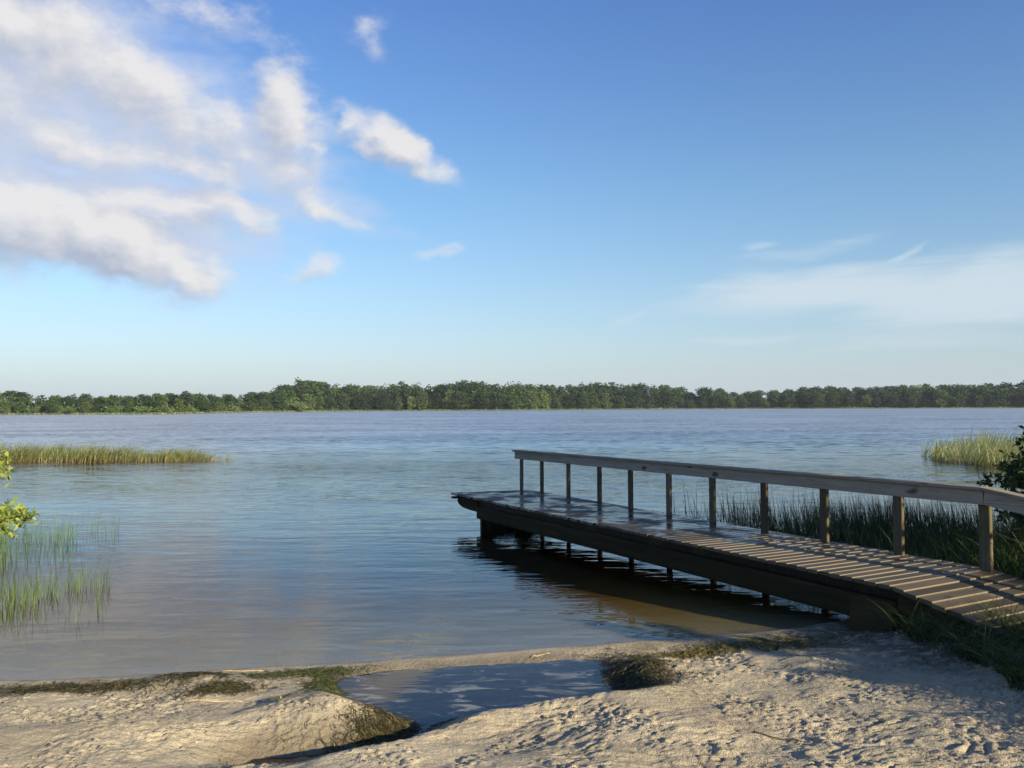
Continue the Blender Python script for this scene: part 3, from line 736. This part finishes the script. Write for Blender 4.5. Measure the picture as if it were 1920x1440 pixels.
for (cx, cy, rx, ry, a, n, dk), lab in zip(WEED, WL):
    n = int(n * 1.5)
    r_ = np.abs(rng.normal(0, .75, n)); th = rng.uniform(0, 2 * np.pi, n); u, v = r_ * np.cos(th) * rx, r_ * np.sin(th) * ry
    x = cx + u * math.cos(R(a)) - v * math.sin(R(a)); y = cy + u * math.sin(R(a)) + v * math.cos(R(a))
    keep = fbm(x * 9, y * 9, 31, 2) > .34; x, y = x[keep], y[keep]
    gz = ground(x, y, False); k2 = gz > -.03; x, y = x[k2], y[k2]
    o = fibres('seaweed_clump', x, y, rng.uniform(.03, .13, len(x)), .0042, M['wrack_green'] if 'green' in lab else M['wrack'] if dk > .5 else M['wrack_yellow'], lift=.010 if n > 2500 else .006, loc=(cx, cy, 0))
    tag(o, lab, 'weed', 'clumps of washed up weed on the sand')
N = 9000; x = rng.uniform(-4.6, 5.2, N); y = 4.3 + 4.4 * rng.random(N)
k = (ground(x, y, False) > .03) & (fbm(x * 1.5, y * 1.5, 77, 3) > .44); x, y = x[k], y[k]
o = fibres('plant_litter', x, y, rng.uniform(.008, .04, len(x)), .004, M['wrack'], lift=.004, loc=(0, 6, 0))
tag(o, 'dark bits of dry plant litter strewn over the sand', 'litter', kind='stuff')
M['twig'] = mat_plain('twig', (.10, .065, .035))
M['straw'] = mat_plain('straw', (.42, .32, .17))
TW = [((-1.70, 6.55), .34, 8, 'twig', 'forked brown twig lying on the mound left of the pool'), ((-1.22, 6.72), .30, -12, 'twig', 'thin brown twig ending at the left bank of the pool'),
      ((-2.30, 6.62), .42, 10, 'straw', 'pale straw stalk on the grey sand hollow left of the mound'), ((-2.35, 7.47), .36, 3, 'straw', 'pale reed stalk lying on the shore weed at left'),
      ((.25, 7.92), .22, 35, 'straw', 'short yellow stalk on the sand bar between pool and lake'), ((2.70, 8.42), .40, 12, 'straw', 'yellow reed stalk on top of the weed near the jetty'),
      ((1.62, 5.30), .30, -30, 'twig', 'dark twig on the trampled sand in front of the pool')]
for (x, y), ln, a, mt, lab in TW:
    t0 = empty('twig', (x, y, 0)); b = MB(); P_ = []
    for k in range(7):
        q = k / 6 - .5; xx = x + q * ln * math.cos(R(a)); yy = y + q * ln * math.sin(R(a)) + .012 * math.sin(k * 1.7)
        P_.append((xx - x, yy - y, float(ground(xx, yy)) + .007))
    b.tube(P_, [.0035 + .002 * (1 - k / 6) for k in range(7)])
    if 'forked' in lab:
        e = P_[4]; b.tube([e, (e[0] - .03, e[1] - .05, e[2] + .01), (e[0] - .07, e[1] - .12, e[2] + .004)], [.004, .003, .002])
    bpy.data.objects.remove(t0)
    o = b.build('twig', M[mt], None, True); o.location = (x, y, 0)
    tag(o, lab, 'twig', 'twigs and stalks on the sand')
M['sprig'] = mat_leaf('sprig', (.14, .20, .02), (.22, .27, .035), (.30, .33, .06), .3, 5)
pts = np.array([(-1.72, 6.36, float(ground(-1.72, 6.36)) + .012)]) + rng.normal(0, .002, (9, 3))
v, f, tt = leaves(pts, .032, -.3, .5)
tag(mesh_obj('leaf_sprig', v, f, M['sprig'], None, {'tint': tt}), 'tiny yellow green sprig lying on the mound left of the pool', 'sprig')

# ------------------------------------------------------------------ shrubs and near trees
M['bark'] = mat_plain('bark', (.11, .085, .06), .9, .4, 9)
M['willow'] = mat_leaf('willow_leaf', (.10, .16, .025), (.22, .29, .05), (.42, .45, .11), .4, 1.5, rough=.45)
M['alder'] = mat_leaf('alder_leaf', (.028, .055, .018), (.055, .090, .026), (.11, .145, .04), .3, 1.5)
def limb(b, p0, p1, r0, r1, wob=.12, n=7, droop=0.0):
    p0 = Vector(p0); p1 = Vector(p1); L = (p1 - p0).length; path = []
    for k in range(n):
        q = k / (n - 1); v_ = p0.lerp(p1, q) + Vector((math.sin(q * 5 + p1.x * 3), math.cos(q * 4 + p1.y * 3), 0)) * wob * L * .25 * math.sin(q * math.pi)
        v_.z += math.sin(q * math.pi) * L * .12 - droop * q * q * L; path.append(v_)
    b.tube(path, [r0 + (r1 - r0) * k / (n - 1) for k in range(n)]); return path
def shrub(name, base, lobes, label, cat, leafmat, per, size, trunks=5, asp=.4):
    base = Vector(base); root = empty(name, base); tag(root, label, cat)
    b = MB(); pts = []
    for i, (cx, cy, cz, r, rz) in enumerate(lobes):
        P_ = limb(b, (random.uniform(-.1, .1), random.uniform(-.1, .1), -.1), (cx - base.x, cy - base.y, cz - base.z), .022 + .02 * r, .006)
        for k in range(int(10 + 20 * r)):
            a = Vector((random.gauss(0, 1), random.gauss(0, 1), random.gauss(.25, .8))).normalized(); e = P_[-1] + Vector((a.x * r, a.y * r, a.z * rz))
            tw = limb(b, P_[-2 if k % 2 else -1], e, .006, .002, .2, 5)
            for q in range(int(per * r)):
                u = random.random() ** .7; i0 = min(int(u * 4), 3); pts.append(tw[i0].lerp(tw[i0 + 1], u * 4 - i0) + Vector((random.gauss(0, .02), random.gauss(0, .02), random.gauss(0, .02))))
    b.build('branches', M['bark'], root, True)
    v, f, tt = leaves(np.array([tuple(p) for p in pts]), size, -.1, asp)
    mesh_obj('foliage', v, f, leafmat, root, {'tint': tt}); return root
shrub('willow_shrub', (-5.35, 7.35, .05), [(-4.74, 7.45, 1.85, .34, .26), (-4.76, 7.5, 2.0, .22, .16), (-4.60, 7.4, 1.36, .42, .20), (-4.85, 7.3, 1.25, .40, .25), (-4.9, 7.3, 1.7, .4, .3), (-5.3, 7.5, 1.7, .7, .6), (-5.9, 7.6, 1.3, .7, .6)],
      'sunlit willow shrub reaching leafy branches over the water at the left edge', 'shrub', M['willow'], 150, .07, asp=.38)
shrub('alder_shrub', (7.75, 11.1, .0), [(6.85, 11.0, 1.75, .46, .36), (6.58, 11.0, 1.25, .52, .36), (6.9, 11.2, 1.45, .5, .4), (6.7, 10.8, 1.0, .4, .3), (6.45, 10.9, .85, .35, .30), (7.45, 11.1, 1.25, .62, .55), (7.6, 11.2, 1.75, .50, .40), (7.0, 11.0, .95, .42, .40), (6.85, 10.9, 1.35, .22, .18), (8.4, 11.3, 1.4, .8, .8), (7.6, 10.4, .7, .6, .5)],
      'dark leafy shrub above the handrail at the right edge', 'shrub', M['alder'], 100, .075, asp=.5)
def big_tree(base, h, r, label, lobes_n=46):
    base = Vector(base); root = empty('alder_tree', base); tag(root, label, 'tree', 'trees on the near shore right of the jetty')
    b = MB(); tr_ = limb(b, (0, 0, -.3), (random.uniform(-.4, .4), random.uniform(-.4, .4), h * .62), .17, .07, .1, 9)
    lobes = []
    for k in range(lobes_n):
        a = random.uniform(0, 2 * math.pi); q = random.random() ** .7; zz = random.uniform(.12, .92) * h
        rad = r * q * (1 - .55 * max(0, zz / h - .45)); c_ = (math.cos(a) * rad, math.sin(a) * rad, zz)
        lobes.append((*c_, random.uniform(.6, .95) * r * .42, random.uniform(.5, .8) * r * .42))
        limb(b, tr_[random.randint(2, 7)], c_, .05, .012)
    b.build('trunk', M['bark'], root, True)
    pp, oo = clump_points(lobes, 420, .5); v, f, tt = leaves(pp, .15, .1, .6, oo * .4)
    mesh_obj('crown', v, f, M['alder'], root, {'tint': tt}); return root
big_tree((10.0, 8.0, .5), 8.6, 3.2, 'bushy alder tree on the shore right of the jetty, nearest the rushes')
big_tree((13.2, 6.4, .6), 10.0, 3.2, 'tall alder tree standing inland of the jetty ramp')
big_tree((14.2, 11.6, .5), 8.0, 3.0, 'alder tree at the head of the little bay behind the jetty')

shrub('hawthorn_shrub', (8.6, 2.1, .4), [(8.5, 2.3, 1.2, .7, .8), (8.8, 1.8, 1.9, .6, .8), (8.3, 2.6, 2.1, .5, .6), (8.95, 2.3, 2.6, .45, .4), (8.45, 1.85, 1.5, .55, .6), (8.6, 2.5, 1.7, .6, .6), (8.2, 1.9, 2.4, .6, .5), (8.4, 2.1, 3.0, .4, .4)],
      'leafy shrub beside the landward end of the ramp', 'shrub', M['alder'], 120, .09, asp=.6)

# ------------------------------------------------------------------ the wood on the far shore
PROF= [(-35.95, 1.13), (-32.53, 1.22), (-30.97, 1.11), (-29.91, 1.05), (-29.36, 0.8), (-26.86, 0.87), (-25.41, 0.75), (-23.03, 0.88), (-22.42, 0.98), (-21.03, 1.08), (-19.29, 0.82), (-18.01, 0.88), (-16.04, 1.09), (-15.05, 1.33), (-14.04, 1.85), (-13.03, 1.79), (-12.34, 1.58), (-10.97, 1.58), (-9.58, 1.51), (-8.53, 1.58), (-7.3, 1.76), (-6.42, 1.58), (-5.71, 1.51), (-4.29, 1.64), (-2.5, 1.78), (-0.72, 1.7), (1.43, 1.59), (3.22, 1.47), (5.0, 1.6), (7.13, 1.65), (9.23, 1.49), (10.97, 1.27), (11.65, 0.94), (13.7, 1.17), (14.71, 0.81), (16.7, 1.0), (19.29, 1.14), (21.5, 1.22), (23.03, 1.1), (24.23, 1.24), (27.14, 1.2), (29.37, 1.23), (30.97, 1.29), (35.48, 1.2)]
SHORE_FAR = [(-38.21, 450), (-30.96, 364), (-22.41, 326), (-16.04, 416), (-11.31, 476), (-0.01, 467), (11.3, 543), (21.79, 535), (30.95, 543), (37.76, 566)]

PA = np.array(PROF); SA = np.array(SHORE_FAR)
def far_dist(a): return float(np.interp(a, SA[:, 0], SA[:, 1]))
def top_el(a): return float(np.interp(a, PA[:, 0], PA[:, 1]))
def polar(a, d_): return d_ * math.sin(R(a)), d_ * math.cos(R(a))
angs = np.concatenate([np.arange(-75, -38, 3.0), np.arange(-38, 38.1, .5), np.arange(41, 76, 3.0)])
rows = [(-3, -.6), (0, .02), (2, .35), (8, .8), (60, 1.5), (700, 3.0)]
V = []; nA = len(angs)
for off, z in rows:
    for a in angs:
        D_ = far_dist(a) + off + 2.0 * math.sin(a * 3.1) + 1.2 * math.sin(a * 7.7); px, py = polar(a, D_); V.append((px, py, z))
F = np.array([[r_ * nA + i, r_ * nA + i + 1, (r_ + 1) * nA + i + 1, (r_ + 1) * nA + i] for r_ in range(len(rows) - 1) for i in range(nA - 1)])
M['far_ground'] = mat_plain('far_ground', (.09, .11, .035), .9, .4, .3)
tag(mesh_obj('far_bank', V, F, M['far_ground'], smooth=True), kind='structure')
M['far_reeds'] = mat_leaf('far_reeds', (.11, .14, .045), (.17, .20, .07), (.27, .27, .11), .2, .05)
N = 16000; a = rng.uniform(-37, 37, N); keep = rng.random(N) < .35 + .65 * ss(.4, .6, fbm(a * 1.2, a * 0, 3, 3)) * ss(0, -14, a) ; a = a[keep]
D_ = np.interp(a, SA[:, 0], SA[:, 1]) + 2.0 * np.sin(a * 3.1) + 1.2 * np.sin(a * 7.7) + rng.uniform(-1.0, 3, len(a))
o = blades('shore_reeds', D_ * np.sin(np.radians(a)), D_ * np.cos(np.radians(a)), 0 * a - .05, rng.uniform(.3, 1.0, len(a)), .28, .1 + 0 * a, .2 + 0 * a, M['far_reeds'], 2)
tag(o, 'pale fringe of reeds and grass along the far waterline', 'reeds', kind='stuff')

GREEN = {'oak': ((.014, .030, .012), (.028, .052, .017), (.055, .088, .026)), 'ash': ((.024, .048, .015), (.050, .086, .023), (.095, .135, .038)),
         'pine': ((.016, .030, .016), (.028, .050, .024), (.048, .072, .032)), 'poplar': ((.032, .050, .020), (.055, .082, .030), (.085, .115, .045)),
         'bush': ((.060, .090, .030), (.11, .15, .050), (.17, .21, .08)), 'birch': ((.045, .075, .022), (.095, .135, .038), (.16, .20, .065))}
for k, c3 in GREEN.items(): M['far_' + k] = mat_leaf('leaf_' + k, *c3, .2, .22, rough=.7, vary=.30)
def crown_mesh(kind, v_):
    """tree ten metres tall: returns crown mesh data and trunk mesh data"""
    lobes = []; H_ = 10.0
    if kind in ('oak', 'ash', 'birch'):
        n_ = {'oak': 26, 'ash': 24, 'birch': 18}[kind]; wd = {'oak': 3.9, 'ash': 3.4, 'birch': 2.5}[kind]
        for i in range(n_):
            q = (i + .5) / n_; z = (.14 + .76 * q) * H_; prof = math.sin(min(1, q * 1.1 + .12) * math.pi * .86) ** .6
            a = random.uniform(0, 6.28); rr = wd * prof * random.uniform(.35, .80)
            lobes.append((math.cos(a) * rr, math.sin(a) * rr, z, random.uniform(1.0, 1.75), random.uniform(.8, 1.25)))
        lobes.append((0, 0, .90 * H_, 1.3, 1.0))
    elif kind == 'pine':
        for i in range(20):
            q = i / 19; z = (.18 + .76 * q) * H_; a = random.uniform(0, 6.28); rr = (1 - q) ** .75 * 2.4 * random.uniform(.3, 1)
            lobes.append((math.cos(a) * rr, math.sin(a) * rr, z, .45 + 1.0 * (1 - q), .38 + .35 * (1 - q)))
        lobes.append((0, 0, .96 * H_, .35, .55))
    elif kind == 'poplar':
        for i in range(18):
            q = i / 17; z = (.12 + .80 * q) * H_; a = random.uniform(0, 6.28); rr = 1.0 * random.random()
            lobes.append((math.cos(a) * rr, math.sin(a) * rr, z, 1.25 * math.sin((q * .8 + .15) * math.pi) ** .5, 1.2))
    else:
        for i in range(16):
            a = random.uniform(0, 6.28); rr = 5.4 * random.random() ** .6; z = 7.6 * (1 - (rr / 6.6) ** 2) * random.uniform(.35, 1)
            lobes.append((math.cos(a) * rr, math.sin(a) * rr, z, random.uniform(1.3, 2.1), random.uniform(1.0, 1.6)))
    pp, oo = clump_points(lobes, 46, .25); pp[:, 2] = np.maximum(pp[:, 2], .2)
    v, f, tt = leaves(pp, .62, .15, .75, oo * .6)
    # every limb of the crown carries its own shade of green
    tn = np.clip(tt * .5 + .5 * vn(v[:, 0] * .45 + v_ * 7, v[:, 1] * .45 + v[:, 2] * .6, 5), 0, 1)
    c_ = mesh_obj('crown', v, f, M['far_' + kind], None, {'tint': tn})
    b = MB(); tr_ = limb(b, (0, 0, -.4), (random.uniform(-.3, .3), .2, 7.5 if kind != 'bush' else 3.5), .22, .05, .05, 6)
    for k in range(5):
        L_ = random.choice(lobes); limb(b, tr_[random.randint(1, 4)], L_[:3], .09, .03, .1, 4)
    t_ = b.build('trunk', M['bark'], None, True)
    c, t = c_.data, t_.data; bpy.data.objects.remove(c_); bpy.data.objects.remove(t_); return c, t
PROTO = {k: [crown_mesh(k, i) for i in range(n_)] for k, n_ in (('oak', 4), ('ash', 4), ('pine', 3), ('poplar', 2), ('bush', 3), ('birch', 3))}
NAMEK = {'oak': 'oak_tree', 'ash': 'ash_tree', 'pine': 'pine_tree', 'poplar': 'poplar_tree', 'bush': 'willow_bush', 'birch': 'birch_tree'}
DESC = {'oak': 'dark round crowned tree', 'ash': 'mid green broad tree', 'pine': 'dark pointed pine', 'poplar': 'narrow upright tree', 'bush': 'pale low waterside bush', 'birch': 'light yellowish green tree'}
def section(a):
    for lim, s_ in ((-26, 'beyond the leafy branch'), (-20, 'beyond the long reed island'), (-15.2, 'left of the tall dome'), (-12, 'in the tall dome'), (-6, 'just right of the tall dome'),
                    (-.2, 'left of the handrail end'), (5.5, 'beyond the handrail end'), (11, 'beyond the middle handrail'), (17, 'at the dip in the treeline'), (24, 'beyond the landward posts')):
        if a < lim: return s_
    return 'beyond the right reed bed'
ROWN = ['front row', 'middle row', 'back row']
def far_tree(kind, a, off, h, row, label=None):
    D_ = far_dist(a) + off; px, py = polar(a, D_); cm, tm = random.choice(PROTO[kind])
    r_ = empty(NAMEK[kind], (px, py, .35 if row == 0 else .8), random.uniform(0, 6.28))
    base_h = 8.6 if kind == 'bush' else 10.4
    sc_ = h / base_h; wd = sc_ * random.uniform(1.25, 1.65) * (1.0 if kind != 'pine' else 1.15); r_.scale = (wd, wd, sc_)
    for nm, me in (('crown', cm), ('trunk', tm)):
        c = bpy.data.objects.new(nm, me); COL.objects.link(c); c.parent = r_
    lab = label or f"{DESC[kind]} in {ROWN[row]} of far wood {section(a)}"
    tag(r_, lab, 'bush' if kind == 'bush' else 'tree', f"{'bushes' if kind == 'bush' else 'trees'} of the wood along the far shore")
    return r_
def pick(a, row):
    if row == 0:
        if a < -14: return random.choice(['bush', 'birch', 'ash', 'bush', 'ash', 'oak'])
        if a < 8: return random.choice(['ash', 'birch', 'oak', 'ash', 'birch', 'poplar'])
        return random.choice(['oak', 'ash', 'oak', 'ash', 'oak'])
    if row == 1: return random.choice(['oak', 'ash', 'ash', 'oak', 'poplar'] if a < 11 else ['oak', 'oak', 'ash'])
    if -9 < a < 9.5: return random.choice(['pine', 'pine', 'oak', 'pine', 'poplar'])
    return random.choice(['oak', 'ash', 'oak', 'pine'] if a < 11 else ['oak', 'oak', 'ash'])
for row, (o0, o1, f0, f1, st) in enumerate([(3, 8, .50, .80, .80), (11, 18, .78, .95, .80), (22, 34, .93, 1.03, .74)]):
    a = -34.5
    while a < 34.5:
        off = random.uniform(o0, o1); D_ = far_dist(a) + off; H_ = math.tan(R(top_el(a))) * D_ + 1.7
        kd = pick(a, row); h = H_ * random.uniform(f0, f1)
        if kd == 'bush': h = H_ * random.uniform(.30, .48)
        far_tree(kd, a, off, max(h, 3), row)
        a += st * random.uniform(.75, 1.25) * (1.15 if kd == 'oak' else .9 if kd in ('pine', 'poplar') else 1.0)
for az_, off, el_, kd, lab in [(-14.05, 20, 1.93, 'pine', 'tall dark fir topping the dome of trees left of centre'), (-13.3, 18, 1.80, 'ash', 'broad pale crown at the top of the dome of trees left of centre'),
                               (-12.6, 20, 1.66, 'oak', 'round dark crown on the right shoulder of the dome of trees'), (-14.8, 20, 1.48, 'oak', 'round dark crown on the left shoulder of the dome of trees'),
                               (-7.35, 24, 1.84, 'pine', 'lone pointed fir standing clear of the treeline right of the dome'), (-20.9, 22, 1.14, 'pine', 'small pointed fir above the treeline over the right end of the reed island'),
                               (-31.3, 14, 1.22, 'ash', 'pale rounded crown highest at the far left of the wood'), (12.9, 16, 1.22, 'oak', 'round crown right of the dip in the treeline')]:
    D_ = far_dist(az_) + off; far_tree(kd, az_, off, math.tan(R(el_)) * D_ + 1.6, 2, lab)

# dense undergrowth between the trunks
N = 26000; a = rng.uniform(-37, 37, N); off = rng.uniform(5, 34, N); D_ = np.interp(a, SA[:, 0], SA[:, 1]) + off
zz = rng.uniform(0, 1, N) ** 1.3 * (1.5 + off * .16) * (.6 + .8 * fbm(a * 2.2, a * 0 + 1, 3, 3)) + .2
v, f, tt = leaves(np.stack([D_ * np.sin(np.radians(a)), D_ * np.cos(np.radians(a)), zz], 1), 1.1, .1, .8)
o = mesh_obj('undergrowth', v, f, M['far_ash'], None, {'tint': tt * .5 + .5 * np.repeat(fbm(a * 3, zz * .3, 6, 2), 5)})
tag(o, 'dense green undergrowth filling the foot of the far wood', 'undergrowth', kind='stuff')

# ------------------------------------------------------------------ thin evening haze over the water
HAZE = True
if HAZE:
    m, t, b, o = new_mat('haze'); t.n.remove(b)
    pv_ = t.node('ShaderNodeVolumePrincipled', {'Color': (.80, .88, 1.0, 1), 'Density': .00014, 'Anisotropy': .2})
    t.l.new(pv_.outputs[0], o.inputs['Volume'])
    b = MB(); x0, x1, y0, y1, z0, z1 = -1700, 1700, -60, 1400, -5, 40
    vs = [(x, y, z) for z in (z0, z1) for x, y in ((x0, y0), (x1, y0), (x1, y1), (x0, y1))]
    o = mesh_obj('haze', vs, [(3, 2, 1, 0), (4, 5, 6, 7), (0, 1, 5, 4), (1, 2, 6, 5), (2, 3, 7, 6), (3, 0, 4, 7)], m)
    tag(o, 'thin pale haze over the lake', 'haze', kind='stuff')
